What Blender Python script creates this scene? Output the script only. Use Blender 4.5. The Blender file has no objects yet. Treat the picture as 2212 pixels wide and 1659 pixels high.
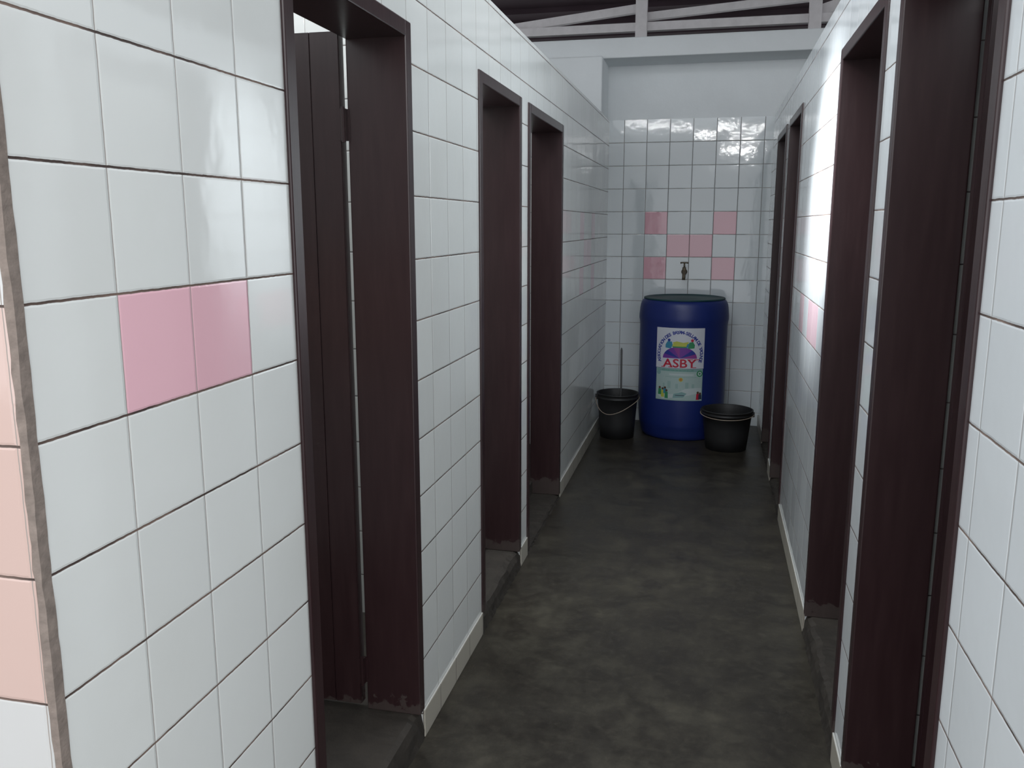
import bpy, bmesh, math, random
from mathutils import Vector, Matrix
random.seed(4)
S=bpy.context.scene
S.view_settings.view_transform='Standard'
COL=bpy.context.scene.collection

# ------------------------------------------------------------------ numbers
XL,XR,YB=-0.699,0.356,5.89
Y0=0.7477
ZT=2.034; ZD=1.806; ZDR=1.862
SILL=0.085
TW=0.13
LD=[(1.3477,1.9622),(2.5618,3.1523),(3.2763,4.06)]
RD=[(1.2574,1.9594),(2.1033,2.8164),(3.957,4.58),(4.76,5.38)]
LS=[.085,.075,.022]; RS=[.085,.075,.03,.025]
T=0.15

# ------------------------------------------------------------------ nodes helper
class NT:
    def __init__(s,name):
        s.m=bpy.data.materials.new(name); s.m.use_nodes=True
        s.t=s.m.node_tree; s.n=s.t.nodes; s.l=s.t.links
        s.b=s.n['Principled BSDF']
    def link(s,a,b): s.l.new(a,b)
    def put(s,inp,v):
        if isinstance(v,bpy.types.NodeSocket): s.l.new(v,inp)
        else: inp.default_value=v
    def math(s,op,a,b=0.0,c=None):
        n=s.n.new('ShaderNodeMath'); n.operation=op
        s.put(n.inputs[0],a); s.put(n.inputs[1],b)
        if c is not None: s.put(n.inputs[2],c)
        return n.outputs[0]
    def mix(s,f,a,b):
        n=s.n.new('ShaderNodeMix'); n.data_type='RGBA'
        s.put(n.inputs[0],f); s.put(n.inputs[6],a); s.put(n.inputs[7],b)
        return n.outputs[2]
    def noise(s,vec,scale,detail=4,rough=.55):
        n=s.n.new('ShaderNodeTexNoise'); n.inputs['Scale'].default_value=scale
        n.inputs['Detail'].default_value=detail; n.inputs['Roughness'].default_value=rough
        if vec is not None: s.l.new(vec,n.inputs['Vector'])
        return n.outputs[0]
    def ramp(s,f,stops):
        n=s.n.new('ShaderNodeValToRGB'); s.l.new(f,n.inputs[0])
        e=n.color_ramp.elements
        while len(e)<len(stops): e.new(.5)
        for k,(p,c) in enumerate(stops):
            e[k].position=p; e[k].color=c if len(c)==4 else (*c,1)
        return n.outputs[0]
    def bump(s,h,dist,strength=1,normal=None):
        n=s.n.new('ShaderNodeBump'); n.inputs['Distance'].default_value=dist
        n.inputs['Strength'].default_value=strength; s.l.new(h,n.inputs['Height'])
        if normal is not None: s.l.new(normal,n.inputs['Normal'])
        return n.outputs[0]
def c4(c): return (*c,1)

def tile_mat(name,offY,offX,offZ,base=(.79,.81,.79),pink=(),gh=(.055,.036,.030),gv=(.33,.29,.26),
             wh=.0030,wv=.0014,pinkface='x',pinkcol=(.88,.53,.60),rows_pale=None,rough=.08,tilt=.022,pale_pink=()):
    N=NT(name)
    geo=N.n.new('ShaderNodeNewGeometry')
    tc=N.n.new('ShaderNodeTexCoord')
    sp=N.n.new('ShaderNodeSeparateXYZ'); N.link(tc.outputs['Object'],sp.inputs[0])
    sn=N.n.new('ShaderNodeSeparateXYZ'); N.link(geo.outputs['True Normal'],sn.inputs[0])
    isx=N.math('GREATER_THAN',N.math('ABSOLUTE',sn.outputs[0]),.5)
    isz=N.math('GREATER_THAN',N.math('ABSOLUTE',sn.outputs[2]),.5)
    uY=N.math('SUBTRACT',sp.outputs[1],offY); uX=N.math('SUBTRACT',sp.outputs[0],offX)
    u=N.math('ADD',N.math('MULTIPLY',uY,isx),N.math('MULTIPLY',uX,N.math('SUBTRACT',1.0,isx)))
    v=N.math('SUBTRACT',sp.outputs[2],offZ)
    u=N.math('DIVIDE',u,T); v=N.math('DIVIDE',v,T)
    wob=N.math('MULTIPLY',N.math('SUBTRACT',N.noise(tc.outputs['Object'],60,2),.5),.012)
    iu=N.math('FLOOR',u); iv=N.math('FLOOR',v)
    du=N.math('ABSOLUTE',N.math('SUBTRACT',N.math('FRACT',N.math('ADD',N.math('ADD',u,wob),.5)),.5))
    dv=N.math('ABSOLUTE',N.math('SUBTRACT',N.math('FRACT',N.math('ADD',N.math('ADD',v,wob),.5)),.5))
    mv=N.math('LESS_THAN',du,wv/T*.5); mh=N.math('LESS_THAN',dv,wh/T*.5)
    cmb=N.n.new('ShaderNodeCombineXYZ'); N.link(iu,cmb.inputs[0]); N.link(iv,cmb.inputs[1]); N.link(isx,cmb.inputs[2])
    wn=N.n.new('ShaderNodeTexWhiteNoise'); wn.noise_dimensions='3D'; N.link(cmb.outputs[0],wn.inputs['Vector'])
    rnd=wn.outputs['Value']
    basec=N.mix(rnd,c4([b*.95 for b in base]),c4(base))
    gr=N.noise(tc.outputs['Object'],3.0,5,.6)
    basec=N.mix(N.math('MULTIPLY',N.math('SUBTRACT',gr,.45),.4),basec,c4((base[0]*.8,base[1]*.78,base[2]*.72)))
    def cells(lst,colr,basec):
        msk=None
        for (a,b) in lst:
            m1=N.math('MULTIPLY',N.math('COMPARE',iu,float(a),.2),N.math('COMPARE',iv,float(b),.2))
            msk=m1 if msk is None else N.math('MAXIMUM',msk,m1)
        msk=N.math('MULTIPLY',msk,isx if pinkface=='x' else N.math('SUBTRACT',1.0,isx))
        return N.mix(msk,basec,N.mix(rnd,c4(colr),c4([p*.93 for p in colr])))
    if pink: basec=cells(pink,pinkcol,basec)
    if pale_pink: basec=cells(pale_pink,(.84,.62,.67),basec)
    if rows_pale:
        a,b,colr=rows_pale
        msk=N.math('MULTIPLY',N.math('GREATER_THAN',sp.outputs[2],a),N.math('LESS_THAN',sp.outputs[2],b))
        basec=N.mix(msk,basec,c4(colr))
    gn=N.noise(tc.outputs['Object'],9,3)
    ghc=N.mix(N.ramp(gn,[(.4,(0,0,0)),(.62,(1,1,1))]),c4(gh),c4((min(1,gh[0]*2.2+.06),min(1,gh[1]*2.2+.045),min(1,gh[2]*2.2+.035))))
    c=N.mix(mv,basec,c4(gv)); c=N.mix(mh,c,ghc)
    c=N.mix(isz,c,c4((.6,.6,.57)))
    N.link(c,N.b.inputs['Base Color'])
    gm=N.math('MAXIMUM',mv,mh)
    N.link(N.math('ADD',N.math('MULTIPLY',gm,.6),rough),N.b.inputs['Roughness'])
    vs=N.n.new('ShaderNodeVectorMath'); vs.operation='SUBTRACT'; N.link(wn.outputs['Color'],vs.inputs[0]); vs.inputs[1].default_value=(.5,.5,.5)
    vm=N.n.new('ShaderNodeVectorMath'); vm.operation='SCALE'; N.link(vs.outputs[0],vm.inputs[0]); vm.inputs['Scale'].default_value=tilt
    va=N.n.new('ShaderNodeVectorMath'); va.operation='ADD'; N.link(vm.outputs[0],va.inputs[0]); N.link(geo.outputs['Normal'],va.inputs[1])
    vn=N.n.new('ShaderNodeVectorMath'); vn.operation='NORMALIZE'; N.link(va.outputs[0],vn.inputs[0])
    b1=N.bump(N.noise(tc.outputs['Object'],14,2),.0010,.5,vn.outputs[0])
    eu=N.math('MINIMUM',N.math('MULTIPLY',du,T/.004),1.0); ev=N.math('MINIMUM',N.math('MULTIPLY',dv,T/.004),1.0)
    hgt=N.math('MULTIPLY',N.math('MINIMUM',eu,ev),1.0)
    b2=N.bump(hgt,.0012,.7,b1)
    N.link(b2,N.b.inputs['Normal'])
    return N.m

def simple(name,col,rough=.5,metal=0,spec=.5,var=.15,scale=12,bump=0,bscale=40):
    N=NT(name); tc=N.n.new('ShaderNodeTexCoord')
    f=N.noise(tc.outputs['Object'],scale,4)
    N.link(N.mix(f,c4([x*(1-var) for x in col]),c4([min(1,x*(1+var)) for x in col])),N.b.inputs['Base Color'])
    N.b.inputs['Roughness'].default_value=rough; N.b.inputs['Metallic'].default_value=metal
    N.b.inputs['Specular IOR Level'].default_value=spec
    if bump: N.link(N.bump(N.noise(tc.outputs['Object'],bscale,4),bump),N.b.inputs['Normal'])
    return N.m

M={}
pX=[(0,0),(3,0),(1,-1),(2,-1),(0,-2),(3,-2)]
M['tl']=tile_mat('tile_left',Y0,XL,1.4186,pink=[(1,-2),(2,-2)],pale_pink=[(26+a,-1+b) for a,b in pX],wh=.0031,wv=.0014)
M['tb']=tile_mat('tile_back',0,-.4479,1.4375,pink=[(a,b-1) for a,b in pX],pinkface='y',base=(.70,.75,.77),gh=(.21,.2,.19),gv=(.23,.22,.21),wh=.0035,wv=.0035,pinkcol=(.80,.45,.52),tilt=.026,rough=.055)
M['tr']=tile_mat('tile_right',1.9594,XR,1.383,pale_pink=[(7,-3),(8,-3),(10,-3)],base=(.76,.80,.82),gh=(.08,.058,.05),gv=(.36,.33,.30))
M['tf']=tile_mat('tile_front',0,XL-.012,1.4186,base=(.60,.60,.59),rows_pale=(.8186,1.2686,(.60,.44,.39)))
M['ti']=tile_mat('tile_stall',0,0,1.4186,gh=(.1,.09,.09),gv=(.3,.28,.27))
M['base']=tile_mat('tile_skirting',Y0,XL,-.05,base=(.50,.47,.40),gh=(.3,.27,.22),gv=(.15,.12,.10),wv=.003,rough=.35)
M['plaster']=simple('white_plaster',(.70,.735,.75),.8,bump=.002,var=.06,scale=5,bscale=30)
M['wtimber']=simple('white_painted_timber',(.56,.54,.55),.6,var=.16,scale=20,bump=.001)
M['cement']=simple('cement_edge',(.22,.18,.155),.9,var=.5,scale=60,bump=.004)

def floor_mat():
    N=NT('cement_floor'); tc=N.n.new('ShaderNodeTexCoord')
    f1=N.noise(tc.outputs['Object'],7.0,9,.72); f2=N.noise(tc.outputs['Object'],2.6,6,.6); f3=N.noise(tc.outputs['Object'],34,6,.7)
    c=N.ramp(f1,[(.32,(.018,.015,.012)),(.46,(.034,.029,.022)),(.57,(.052,.046,.034)),(.72,(.085,.075,.055))])
    c=N.mix(N.ramp(f2,[(.42,(0,0,0)),(.60,(.6,.6,.6))]),c,c4((.027,.023,.019)))
    c=N.mix(N.math('MULTIPLY',N.ramp(f3,[(.50,(0,0,0)),(.66,(1,1,1))]),.3),c,c4((.088,.078,.058)))
    N.link(c,N.b.inputs['Base Color'])
    N.link(N.ramp(f1,[(.3,(.30,.30,.30)),(.7,(.50,.50,.50))]),N.b.inputs['Roughness'])
    N.b.inputs['Specular IOR Level'].default_value=.38
    b=N.bump(f3,.002,.6); N.link(b,N.b.inputs['Normal'])
    return N.m
M['floor']=floor_mat()
M['sill']=simple('raised_cement',(.034,.028,.022),.75,var=.7,scale=16,bump=.005,bscale=25)
def paint():
    N=NT('maroon_gloss_paint'); tc=N.n.new('ShaderNodeTexCoord')
    mp=N.n.new('ShaderNodeMapping'); mp.inputs['Scale'].default_value=(6,6,.6); N.link(tc.outputs['Object'],mp.inputs[0])
    f=N.noise(mp.outputs[0],9,6,.6)
    c=N.ramp(f,[(.3,(.026,.011,.0125)),(.55,(.033,.0155,.017)),(.8,(.043,.022,.023))])
    sp=N.n.new('ShaderNodeSeparateXYZ'); N.link(tc.outputs['Object'],sp.inputs[0])
    low=N.math('MULTIPLY',N.math('LESS_THAN',N.math('ADD',sp.outputs[2],N.math('MULTIPLY',N.noise(tc.outputs['Object'],22,6,.7),-.22)),.005),.45)
    c=N.mix(low,c,c4((.075,.060,.05)))
    N.link(c,N.b.inputs['Base Color'])
    N.link(N.math('ADD',.3,N.math('MULTIPLY',low,.8)),N.b.inputs['Roughness'])
    N.link(N.bump(f,.0008,.35),N.b.inputs['Normal'])
    return N.m
M['paint']=paint()
M['roof']=simple('dark_roof_sheet',(.045,.032,.038),.9,var=.4,scale=3,spec=.05)
M['blue']=simple('blue_plastic',(.011,.025,.155),.42,var=.12,scale=6)
M['green']=simple('dark_teal_plastic',(.010,.055,.060),.55,var=.1)
M['black']=simple('black_plastic',(.018,.018,.019),.55,var=.3,scale=20)
M['wire']=simple('dull_wire',(.42,.34,.27),.5,metal=.2)
M['brass']=simple('aged_brass',(.17,.14,.10),.5,metal=.6)
M['grey']=simple('grey_stick',(.10,.10,.10),.6)
def flat(n,c,r=.45): 
    M[n]=simple('print_'+n,c,r,var=.03)
flat('pw',(.62,.64,.70)); flat('pblue',(.02,.04,.28)); flat('pred',(.50,.02,.05)); flat('pyel',(.50,.52,.08)); flat('pgreen',(.04,.26,.11))
flat('ppurple',(.16,.04,.31)); flat('pcyan',(.04,.24,.38)); flat('ppale',(.40,.52,.50)); flat('pteal',(.22,.38,.38)); flat('pskin',(.10,.05,.03)); flat('porange',(.55,.22,.05)); flat('pmag',(.28,.05,.27)); flat('pdark',(.03,.05,.08)); flat('psoft',(.31,.45,.43)); flat('plight',(.52,.60,.60))

# ------------------------------------------------------------------ mesh helpers
def obj_from_bm(bm,name,mats,smooth=False,parent=None):
    me=bpy.data.meshes.new(name); bm.normal_update(); bm.to_mesh(me); bm.free()
    for m in (mats if isinstance(mats,list) else [mats]): me.materials.append(m)
    if smooth:
        for p in me.polygons: p.use_smooth=True
    ob=bpy.data.objects.new(name,me); COL.objects.link(ob)
    if parent is not None: ob.parent=parent
    return ob
def addbox(bm,b,mi=0):
    x0,x1,y0,y1,z0,z1=b
    v=[bm.verts.new(p) for p in ((x0,y0,z0),(x1,y0,z0),(x1,y1,z0),(x0,y1,z0),(x0,y0,z1),(x1,y0,z1),(x1,y1,z1),(x0,y1,z1))]
    for f in ((0,3,2,1),(4,5,6,7),(0,1,5,4),(1,2,6,5),(2,3,7,6),(3,0,4,7)):
        fc=bm.faces.new([v[i] for i in f]); fc.material_index=mi
def boxes(name,bl,mat,parent=None,bevel=0,kind=None):
    bm=bmesh.new()
    for b in bl: addbox(bm,b)
    ob=obj_from_bm(bm,name,mat,parent=parent)
    if bevel:
        md=ob.modifiers.new('bevel','BEVEL'); md.width=bevel; md.segments=2; md.limit_method='ANGLE'
    if kind: ob['kind']=kind
    return ob
def lathe(name,prof,mat,seg=64,parent=None,loc=(0,0,0),smooth=True):
    bm=bmesh.new(); rings=[]
    for r,z in prof:
        if r<1e-6: rings.append([bm.verts.new((loc[0],loc[1],loc[2]+z))])
        else: rings.append([bm.verts.new((loc[0]+r*math.cos(2*math.pi*i/seg),loc[1]+r*math.sin(2*math.pi*i/seg),loc[2]+z)) for i in range(seg)])
    for k in range(len(rings)-1):
        a,b=rings[k],rings[k+1]
        for i in range(seg):
            j=(i+1)%seg
            if len(a)==1 and len(b)==1: continue
            if len(a)==1: bm.faces.new((a[0],b[j],b[i]))
            elif len(b)==1: bm.faces.new((a[i],a[j],b[0]))
            else: bm.faces.new((a[i],a[j],b[j],b[i]))
    return obj_from_bm(bm,name,mat,smooth,parent)
def tube(name,pts,r,mat,parent=None,seg=10,bm=None):
    own=bm is None
    if own: bm=bmesh.new()
    pts=[Vector(p) for p in pts]; rings=[]
    for k,p in enumerate(pts):
        d=(pts[min(k+1,len(pts)-1)]-pts[max(k-1,0)]).normalized()
        a=d.orthogonal().normalized()
        if rings: 
            a=(pa-d*pa.dot(d)).normalized()
        pa=a; b=d.cross(a)
        rr=r[k] if isinstance(r,(list,tuple)) else r
        rings.append([bm.verts.new(p+a*rr*math.cos(2*math.pi*i/seg)+b*rr*math.sin(2*math.pi*i/seg)) for i in range(seg)])
    for k in range(len(rings)-1):
        for i in range(seg):
            j=(i+1)%seg; bm.faces.new((rings[k][i],rings[k][j],rings[k+1][j],rings[k+1][i]))
    bm.faces.new(rings[0][::-1]); bm.faces.new(rings[-1])
    if own: return obj_from_bm(bm,name,mat,True,parent)

# ------------------------------------------------------------------ shell
def corridor_wall(name,xa,xb,doors,mat,ystart,zd):
    bl=[]; y=ystart
    for d,e in doors:
        bl.append((xa,xb,y,d,0,ZT)); bl.append((xa,xb,d,e,zd,ZT)); y=e
    bl.append((xa,xb,y,YB,0,ZT))
    return boxes(name,bl,mat,kind='structure')
corridor_wall('wall_left',XL-TW,XL,LD,M['tl'],Y0,ZD)
corridor_wall('wall_right',XR,XR+TW,RD,M['tr'],Y0,ZDR)
boxes('wall_front_left',[(XL-2.2,XL-TW,Y0,Y0+.12,0,ZT),(XL-TW,XL-.008,Y0-.012,Y0,0,ZT),(XL-2.2,XL-TW,Y0-.012,Y0,0,ZT)],M['tf'],kind='structure')
boxes('wall_front_right',[(XR+TW,XR+2.2,Y0,Y0+.12,0,ZT)],M['ti'],kind='structure')
boxes('wall_back',[(-2.9,2.6,YB,YB+.15,0,ZT)],M['tb'],kind='structure')
boxes('wall_back_upper',[(-2.9,2.6,YB+.006,YB+.15,ZT,2.40)],M['plaster'],kind='structure')
boxes('wall_outer_left',[(XL-TW-1.5,XL-TW-1.38,Y0+.12,YB,0,ZT)],M['ti'],kind='structure')
boxes('wall_outer_right',[(XR+TW+1.38,XR+TW+1.5,Y0+.12,YB,0,ZT)],M['ti'],kind='structure')
for k,y in enumerate([2.46,3.18,4.75]):
    boxes('wall_cubicle_left_%d'%(k+1),[(XL-TW-1.38,XL-TW,y,y+.08,0,ZT)],M['ti'],kind='structure')
for k,y in enumerate([1.99,3.4,4.63]):
    boxes('wall_cubicle_right_%d'%(k+1),[(XR+TW,XR+TW+1.38,y,y+.08,0,ZT)],M['ti'],kind='structure')
boxes('floor',[(-6,6,-4,14,-.1,0)],M['floor'],kind='structure')
def raised(name,xface,xback,xin0,xin1,doors,side,hs):
    bm=bmesh.new(); addbox(bm,(xin0,xin1,Y0+.12,YB,0,SILL))
    for (d,e),H in zip(doors,hs):
        prev=None; n=int((e-d)/.018)+1
        chip=0
        for i in range(n+1):
            y=d+.001+(e-d-.002)*i/n
            chip=chip*.75+random.uniform(-.006,.008)
            c=min(max(chip,0),.02)
            prof=[(xback,0),(xback,H),(xface-side*(.018+c),H+random.uniform(-.001,.001)),(xface-side*(.005+c*.6),H*.9-c*.2),
                  (xface+side*random.uniform(-.002,.002),H*.6),(xface+side*random.uniform(.0,.004),H*.25),(xface+side*random.uniform(.003,.008),0)]
            ring=[bm.verts.new((px,y,pz)) for px,pz in prof]
            if prev:
                for k in range(len(ring)): bm.faces.new((prev[k],prev[(k+1)%len(ring)],ring[(k+1)%len(ring)],ring[k]))
            else: bm.faces.new(ring)
            prev=ring
        bm.faces.new(prev[::-1])
    bmesh.ops.recalc_face_normals(bm,faces=bm.faces)
    ob=obj_from_bm(bm,name,M['sill']); ob['kind']='structure'
raised('floor_cubicles_left',XL,XL-TW,XL-TW-1.38,XL-TW,LD,1,LS)
raised('floor_cubicles_right',XR,XR+TW,XR+TW,XR+TW+1.38,RD,-1,RS)
def skirt(name,x0,x1,doors):
    y=Y0; bl=[]
    for d,e in doors: bl.append((x0,x1,y,d,0,.080)); y=e
    bl.append((x0,x1,y,YB,0,.080)); boxes(name,bl,M['base'],bevel=.003,kind='structure')
skirt('baseboard_left',XL,XL+.006,LD); skirt('baseboard_right',XR-.006,XR,RD)
bm=bmesh.new(); z=0; prev=None
while True:
    w=.006+random.uniform(-.0015,.002); q=.001+random.uniform(0,.0012)
    ring=[bm.verts.new(p) for p in ((XL-.006-w*.3,Y0+.001,z),(XL-w-.001,Y0-.0135,z),(XL+q,Y0-.0135+random.uniform(0,.003),z),(XL+q,Y0+w*.35,z))]
    if prev:
        for i in range(4): bm.faces.new((prev[i],prev[(i+1)%4],ring[(i+1)%4],ring[i]))
    else: bm.faces.new(ring[::-1])
    prev=ring
    if z>=ZT: bm.faces.new(ring); break
    z=min(ZT,z+random.uniform(.012,.03))
tr=obj_from_bm(bm,'trim_1',M['cement']); tr['kind']='structure'

# doors
def door(n,side,d,e,leaf,H):
    zd=ZD if side<0 else ZDR
    if side<0: x0,x1=XL-TW-.012,XL+.006
    else: x0,x1=XR-.006,XR+TW+.012
    t=.036
    fr=boxes('door_%d'%n,[(x0,x1,d,d+t,H,zd),(x0,x1,e-t,e,H,zd),(x0,x1,d+t,e-t,zd-t,zd)],M['paint'],bevel=.003,kind='structure')
    if leaf:
        gap=.012 if side<0 else .001
        xs=x0-gap if side<0 else x1+gap
        yf=e-t-.012 if side<0 else e-t-.045
        bm=bmesh.new(); x=0; ws=[.072,.135,.135,.135,.07]
        for w in ws:
            a,b=xs+side*(x+.0015),xs+side*(x+w-.0015)
            addbox(bm,(min(a,b),max(a,b),yf,yf+.03,SILL+.02,zd-.02)); x+=w
        a,b=xs,xs+side*x
        addbox(bm,(min(a,b),max(a,b),yf+.003,yf+.027,SILL+.02,zd-.02))
        for z in (.3,1.5): addbox(bm,(min(a,b)+.01,max(a,b)-.01,yf+.03,yf+.05,z,z+.1))
        obj_from_bm(bm,'door_leaf',M['paint'],parent=fr)
        if side<0:
          for z in (.20,1.58):
            bm=bmesh.new(); hx=(xs+x0)/2
            tube('',[(hx,yf-.002,z-.04),(hx,yf-.002,z+.04)],.0045,None,bm=bm)
            addbox(bm,(min(hx,xs+side*.010),max(hx,xs+side*.010),yf-.0015,yf,z-.036,z+.036))
            addbox(bm,(min(hx,x0-side*.006),max(hx,x0-side*.006),yf+.0105,yf+.012,z-.036,z+.036))
            addbox(bm,(min(hx,x0),max(hx,x0),yf-.001,yf+.012,z-.036,z+.036))
            obj_from_bm(bm,'hinge',M['paint'],parent=fr)
n=1
for k,(d,e) in enumerate(LD): door(n,-1,d,e,k==0,LS[k]); n+=1
for k,(d,e) in enumerate(RD): door(n,1,d,e,k==0,RS[k]); n+=1

boxes('trim_2',[(-1.15,-.712,5.56,YB,ZT,2.385)],M['plaster'],bevel=.008,kind='structure')
boxes('trim_3',[(-2.9,2.6,5.60,YB+.15,2.375,2.495)],M['plaster'],bevel=.006,kind='structure')
def beam(bm,p,q,w,h):
    p=Vector(p);q=Vector(q);d=(q-p).normalized();yy=Vector((0,1,0));s=d.cross(yy).normalized()
    vs=[]
    for c in (p,q):
        for a,b in ((-1,-1),(1,-1),(1,1),(-1,1)): vs.append(bm.verts.new(c+yy*a*w/2+s*b*h/2))
    for f in ((0,1,2,3),(7,6,5,4),(0,4,5,1),(1,5,6,2),(2,6,7,3),(3,7,4,0)): bm.faces.new([vs[i] for i in f])
def truss(name,y):
    bm=bmesh.new()
    beam(bm,(-2.9,y,2.56),(2.6,y,2.56),.05,.05)
    for x in (-1.5,-.483,.54,1.55): beam(bm,(x,y-.03,2.49),(x,y-.03,3.0),.05,.07)
    beam(bm,(-1.5,y+.03,2.58),(-.483,y+.03,2.68),.04,.05); beam(bm,(-.483,y+.03,2.625),(.54,y+.03,2.69),.04,.045)
    beam(bm,(.54,y+.03,2.6),(1.55,y+.03,2.9),.04,.06)
    beam(bm,(-2.9,y,2.97),(2.6,y,2.97),.05,.08)
    bmesh.ops.recalc_face_normals(bm,faces=bm.faces)
    ob=obj_from_bm(bm,name,M['wtimber']); ob['kind']='structure'
truss('trim_4',5.66); truss('trim_5',3.4)
bm=bmesh.new()
addbox(bm,(-5,5,-.2,14,3.02,3.06))
for i in range(26): addbox(bm,(-5,5,-.1+i*.47,-.04+i*.47,2.98,3.02))
ob=obj_from_bm(bm,'ceiling',M['roof']); ob['kind']='structure'

# ------------------------------------------------------------------ drum
DX,DY,DR=-.158,5.595,.278
def empty(name,loc,label,cat,**kw):
    e=bpy.data.objects.new(name,None); e.location=loc; COL.objects.link(e); e['label']=label; e['category']=cat; e.empty_display_size=.1
    for k,v in kw.items(): e[k]=v
    return e
drum=empty('plastic_drum',(DX,DY,0),'tall blue plastic water drum with stickers under the tap','drum')
body=lathe('body',[(0,.012),(.20,.012),(.215,0),(.238,0),(.249,.010),(.257,.035),(.264,.075),(.267,.082),(.270,.10),(.276,.18),(DR,.26),(DR,.72),(.281,.745),(.284,.76),(.284,.780),(.282,.80),(.279,.83),(.275,.852),(.269,.868),(.260,.880),(.248,.887)],M['blue'],96,parent=drum)
lid=lathe('lid',[(.248,.882),(.256,.885),(.258,.890),(.255,.894),(.248,.895),(.243,.893),(.238,.889),(.12,.888),(.1,.891),(0,.891)],M['green'],96,parent=drum)
def wrap_bm(bm,lift):
    us=[v.co.x for v in bm.verts]; u=math.floor(min(us)*100)/100
    while u<max(us):
        bmesh.ops.bisect_plane(bm,geom=bm.verts[:]+bm.edges[:]+bm.faces[:],plane_co=(u,0,0),plane_no=(1,0,0)); u+=.01
    th0=-.03
    for v in bm.verts:
        th=v.co.x/DR+th0; r=DR+lift+v.co.z
        v.co=Vector((r*math.sin(th),-r*math.cos(th),v.co.y))
class Sticker:
    def __init__(s,mats): s.bm=bmesh.new(); s.mats=mats; s.lay=0
    def poly(s,pts,mat,up=True):
        s.lay+=1; z=s.lay*.00004 if up else 0
        vs=[s.bm.verts.new((x,y,z)) for x,y in pts]
        f=s.bm.faces.new(vs); f.material_index=s.mats.index(mat); f.normal_update()
        if f.normal.z<0: f.normal_flip()
    def rect(s,x0,x1,y0,y1,mat): s.poly([(x0,y0),(x1,y0),(x1,y1),(x0,y1)],mat)
    def disc(s,cx,cy,r,mat,a0=0,a1=360,ry=None,n=28):
        ry=ry or r
        s.poly([(cx+r*math.cos(math.radians(a0+(a1-a0)*i/n)),cy+ry*math.sin(math.radians(a0+(a1-a0)*i/n))) for i in range(n+(0 if a1-a0==360 else 1))],mat)
    def text(s,body,size,cx,cy,ang,mat,sx=1,bold=0):
        s.lay+=.2
        cu=bpy.data.curves.new('t','FONT'); cu.body=body; cu.size=size; cu.align_x='CENTER'; cu.offset=bold; cu.resolution_u=3
        to=bpy.data.objects.new('t',cu); COL.objects.link(to)
        bpy.context.view_layer.update()
        me=bpy.data.meshes.new_from_object(to.evaluated_get(bpy.context.evaluated_depsgraph_get()))
        b2=bmesh.new(); b2.from_mesh(me)
        mt=Matrix.Translation((cx,cy,s.lay*.00004+.0001))@Matrix.Rotation(math.radians(ang),4,'Z')@Matrix.Diagonal((sx,1,1,1))
        vm={v:s.bm.verts.new(mt@v.co) for v in b2.verts}
        for f in b2.faces:
            try: nf=s.bm.faces.new([vm[v] for v in f.verts]); nf.material_index=s.mats.index(mat)
            except ValueError: pass
        b2.free(); bpy.data.objects.remove(to); bpy.data.curves.remove(cu); bpy.data.meshes.remove(me)
    def done(s,name,label):
        bmesh.ops.triangulate(s.bm,faces=[f for f in s.bm.faces if len(f.verts)>4])
        wrap_bm(s.bm,.0022)
        o=obj_from_bm(s.bm,name,[M[m] for m in s.mats],parent=drum); o['label']=label; return o
mats=['pw','pblue','pred','pyel','pgreen','ppurple','pcyan','ppale','pteal','pskin','porange','pmag','pdark','psoft','plight']
W=.152
s1=Sticker(mats)
s1.rect(-W,W,.472,.724,'pw')
txt='ASSOCIATION DES BAYAM-SELLAM DE YAOUNDE'
cx,cy,Rr=0,.560,.119
for i,ch in enumerate(txt):
    ang=198-(216)*i/(len(txt)-1)
    if ch==' ': continue
    a=math.radians(ang)
    s1.text(ch,.028,cx+(Rr+.006)*math.cos(a),cy+Rr*math.sin(a)*1.08,ang-90,'pblue',bold=.0011)
cols=['ppurple','pblue','ppurple','pmag','ppurple','ppurple','pblue','pmag']
for i in range(8):
    a0=180-i*22.5; a1=a0-22.5
    P=[(0,.535)]+[(.106*math.cos(math.radians(a0+(a1-a0)*t/4)),.535+.074*math.sin(math.radians(a0+(a1-a0)*t/4))) for t in range(5)]
    s1.poly(P,cols[i])
s1.poly([(-.062,.616),(-.045,.608),(.05,.608),(.065,.616),(.050,.626),(.052,.640),(.02,.634),(-.02,.642),(-.045,.634),(-.040,.624)],'pyel')
s1.poly([(-.050,.610),(.055,.610),(.040,.602),(-.040,.602)],'pgreen')
s1.poly([(-.090,.600),(-.055,.596),(-.045,.618),(-.050,.640),(-.078,.640),(-.090,.620)],'pcyan')
s1.disc(-.068,.648,.009,'pblue'); s1.poly([(.048,.596),(.088,.600),(.090,.620),(.078,.640),(.056,.636),(.050,.62)],'pgreen')
s1.disc(.074,.648,.009,'pred'); s1.poly([(.036,.606),(.050,.602),(.056,.63),(.044,.626)],'pcyan')
s1.text('ASBY',.074,0,.479,0,'pred',sx=1.2,bold=.0014)
for x0,x1,y in [(-.114,-.092,.4795),(-.068,-.044,.4795),(.010,.026,.4795),(.010,.026,.529),(.080,.104,.4795),(.060,.082,.529),(.102,.124,.529)]:
    s1.rect(x0,x1,y-.002,y+.002,'pred')
s1.done('sticker','white sticker with arched blue text, emblem and red ASBY')
s2=Sticker(mats)
s2.rect(-W+.004,W-.004,.268,.470,'psoft'); s2.rect(-W+.008,W-.008,.273,.466,'ppale')
s2.rect(-W+.008,W-.008,.452,.466,'pteal'); s2.text('ASSOCIATION DES BAYAM-SELLAM',.0125,-.01,.4555,0,'pgreen')
s2.disc(.128,.440,.020,'pgreen'); s2.disc(.128,.440,.012,'pw'); s2.disc(.128,.440,.007,'pgreen')
s2.disc(-.130,.442,.014,'pteal')
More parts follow.
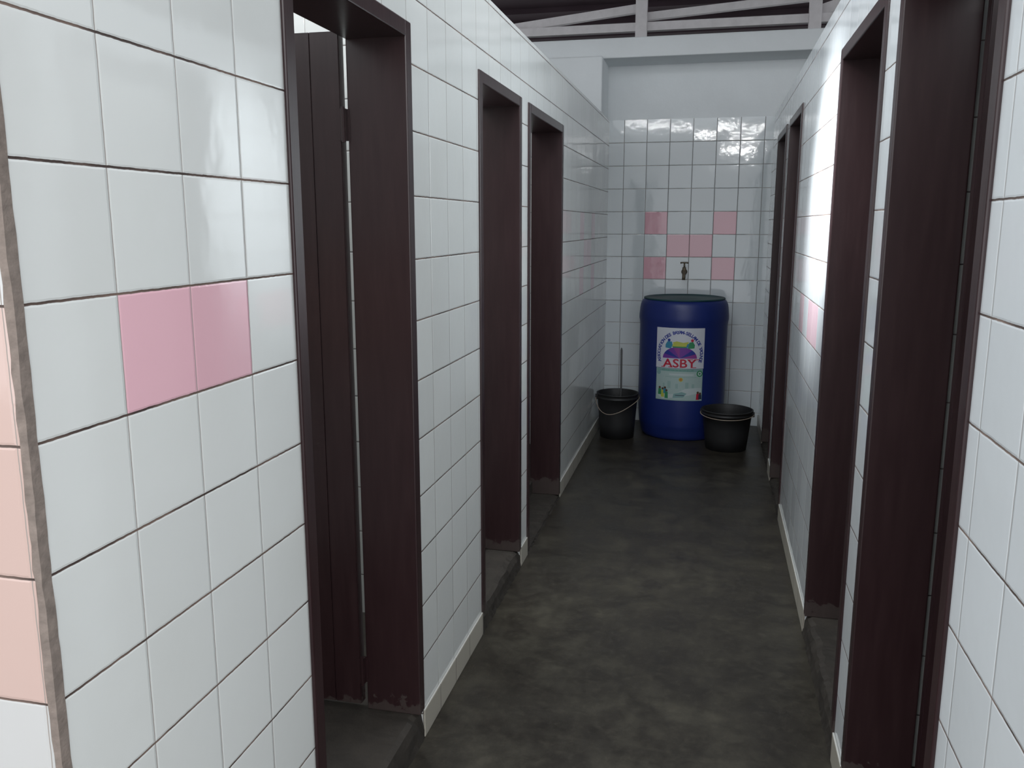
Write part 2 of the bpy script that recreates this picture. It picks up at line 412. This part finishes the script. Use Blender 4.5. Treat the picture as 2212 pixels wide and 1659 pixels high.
s2.disc(.012,.402,.013,'pyel'); s2.disc(.012,.402,.009,'porange')
s2.rect(-.085,.115,.415,.419,'psoft'); s2.rect(-.06,.09,.428,.438,'plight')
for x,w,h in [(-.10,.012,.03),(-.07,.02,.045),(-.02,.016,.03),(.04,.02,.04),(.08,.015,.03)]:
    s2.rect(x,x+w,.345,.345+h,'psoft')
s2.poly([(-.14,.30),(-.02,.31),(.04,.345),(.10,.35),(.14,.35),(.14,.32),(.05,.30),(-.1,.275)],'plight')
s2.poly([(-.035,.285),(.03,.29),(.05,.315),(.02,.325),(-.03,.31)],'pteal'); s2.rect(-.02,.035,.300,.304,'pdark')
for x,y,h,cb in [(-.12,.30,.05,'pgreen'),(-.10,.285,.06,'pyel'),(-.085,.31,.04,'pcyan'),(-.075,.28,.055,'pgreen'),(.120,.275,.05,'pred'),(.135,.278,.04,'pdark')]:
    s2.poly([(x-.011,y),(x+.011,y),(x+.009,y+h*.75),(x-.009,y+h*.75)],cb); s2.disc(x,y+h*.9,.0075,'pskin')
s2.done('sticker.001','pale blue-green picture sticker with small figures')

# ------------------------------------------------------------------ buckets
def bucket(loc,rb,rt,h,name,label,bail):
    e=empty(name,(loc[0],loc[1],0),label,'bucket')
    prof=[(0,.008),(rb-.01,.008),(rb-.006,0),(rb,0),(rb+(rt-rb)*.3,h*.3),(rb+(rt-rb)*.55,h*.55),(rb+(rt-rb)*.88,h*.88),(rt+.002,h*.885),(rt+.003,h*.9),(rt-.002,h*.91),(rt,h*.965),(rt+.005,h*.97),(rt+.006,h*.995),(rt+.003,h),(rt-.001,h),(rt-.004,h*.985),(rb+(rt-rb)*.8-.004,h*.8),(rb-.004,.014),(0,.014)]
    lathe('body',prof,M['black'],64,parent=e)
    a=bail['ang']
    for sg in (-1,1):
        lug=bmesh.new()
        x=sg*(rt+.004)*math.cos(a); y=sg*(rt+.004)*math.sin(a)
        addbox(lug,(x-.008,x+.008,y-.010,y+.010,h*.84,h*.955))
        obj_from_bm(lug,'handle_lug',M['black'],parent=e)
    pts=[]; R=rt+.010
    for i in range(25):
        t=math.pi*i/24
        along=R*math.cos(t); out=math.sin(t)*(R+.008); drop=-math.sin(t)*bail['drop']-.03*math.sin(2*t)*bail.get('tw',0)
        pts.append((along*math.cos(a)+out*math.sin(a),along*math.sin(a)-out*math.cos(a),h*.9+drop))
    tube('handle',pts,.0024,M['wire'],parent=e)
    return e
b1=bucket((-.553,5.40),.108,.130,.29,'bucket','black plastic bucket with wire handle, brush standing inside',{'ang':.15,'drop':.075,'tw':-1})
b2=bucket((.133,5.25),.122,.150,.245,'bucket','wide black plastic bucket beside the blue drum',{'ang':-.1,'drop':.012})
br=empty('toilet_brush',(-.54,5.45,.016),'thin grey brush handle sticking up out of a bucket','brush')
tube('handle',[(0,0,.05),(.003,.0,.3),(0,.003,.54),(0,.003,.555)],[.006,.006,.007,.003],M['grey'],parent=br)
lathe('brush_head',[(0,0),(.028,.004),(.034,.03),(.034,.06),(.02,.085),(.008,.09),(0,.092)],M['grey'],20,parent=br)

# ------------------------------------------------------------------ tap
tp=empty('water_tap',(-.174,YB,1.04),'old dull brass water tap on the tiled wall','tap')
bm=bmesh.new()
tube('',[(0,.004,0),(0,-.012,0)],.02,None,bm=bm,seg=20)
tube('',[(0,-.01,0),(0,-.06,0),(0,-.085,-.006),(0,-.098,-.022),(0,-.10,-.05)],[.010,.011,.011,.010,.011],None,bm=bm,seg=16)
tube('',[(0,-.05,-.012),(0,-.05,.03),(0,-.05,.032)],[.013,.012,.008],None,bm=bm,seg=16)
obj_from_bm(bm,'body',M['brass'],True,tp)
bm=bmesh.new()
tube('',[(0,-.05,.03),(0,-.05,.058)],.005,None,bm=bm)
tube('',[(-.026,-.05,.06),(-.015,-.05,.062),(.015,-.05,.062),(.026,-.05,.06)],[.006,.0045,.0045,.006],None,bm=bm)
obj_from_bm(bm,'handle',M['brass'],True,tp)

# ------------------------------------------------------------------ light
w=bpy.data.worlds.new('World'); S.world=w; w.use_nodes=True
bg=w.node_tree.nodes['Background']; bg.inputs[0].default_value=(.94,.965,1,1); bg.inputs[1].default_value=2.1
def area(name,loc,tgt,sx,sy,e,col=(1,1,1)):
    l=bpy.data.lights.new(name,'AREA'); l.shape='RECTANGLE'; l.size=sx; l.size_y=sy; l.energy=e; l.color=col
    o=bpy.data.objects.new(name,l); COL.objects.link(o); o.location=loc
    o.rotation_euler=(Vector(tgt)-Vector(loc)).to_track_quat('-Z','Y').to_euler(); return o
area('fill_corridor',(-.17,2.5,2.93),(-.17,2.5,0),1.6,2.4,19,(.82,.91,1))  # added soft overhead fill under the roof, brightens the corridor
area('fill_cubicles_left',(-1.5,2.4,2.9),(-1.4,2.4,0),1.0,3.0,60,(.95,.98,1))  # added fill above the left cubicles, brightens the gap beside the door leaf
for k,(x,z,ln) in enumerate([(-.95,2.74,1.1),(-.1,2.66,.5),(.5,2.52,.8),(.45,2.34,.5)]):
    area('streak_strip',(x,-1.0,z),(x,5.9,1.9),ln,.012,4)  # added unseen light strips behind the camera, placed for streaks on the back tiles
sp=bpy.data.lights.new('wall_patch_spot','SPOT'); sp.energy=1150; sp.spot_size=math.radians(23); sp.spot_blend=1; sp.shadow_soft_size=.10; sp.color=(.93,.97,1)  # added spot inside the hall, makes the bright patch on the right wall
so=bpy.data.objects.new('wall_patch_spot',sp); COL.objects.link(so); so.location=(-1.35,2.5,2.92)
so.rotation_euler=(Vector((.356,3.10,1.45))-so.location).to_track_quat('-Z','Y').to_euler()

# ------------------------------------------------------------------ camera
cam=bpy.data.cameras.new('Camera'); co=bpy.data.objects.new('Camera',cam); COL.objects.link(co)
cam.sensor_width=36; cam.lens=36*1837.6/2212; cam.clip_start=.02
co.location=(0,0,1.3512); co.rotation_euler=(math.pi/2-.1851,0,.2280)
S.camera=co
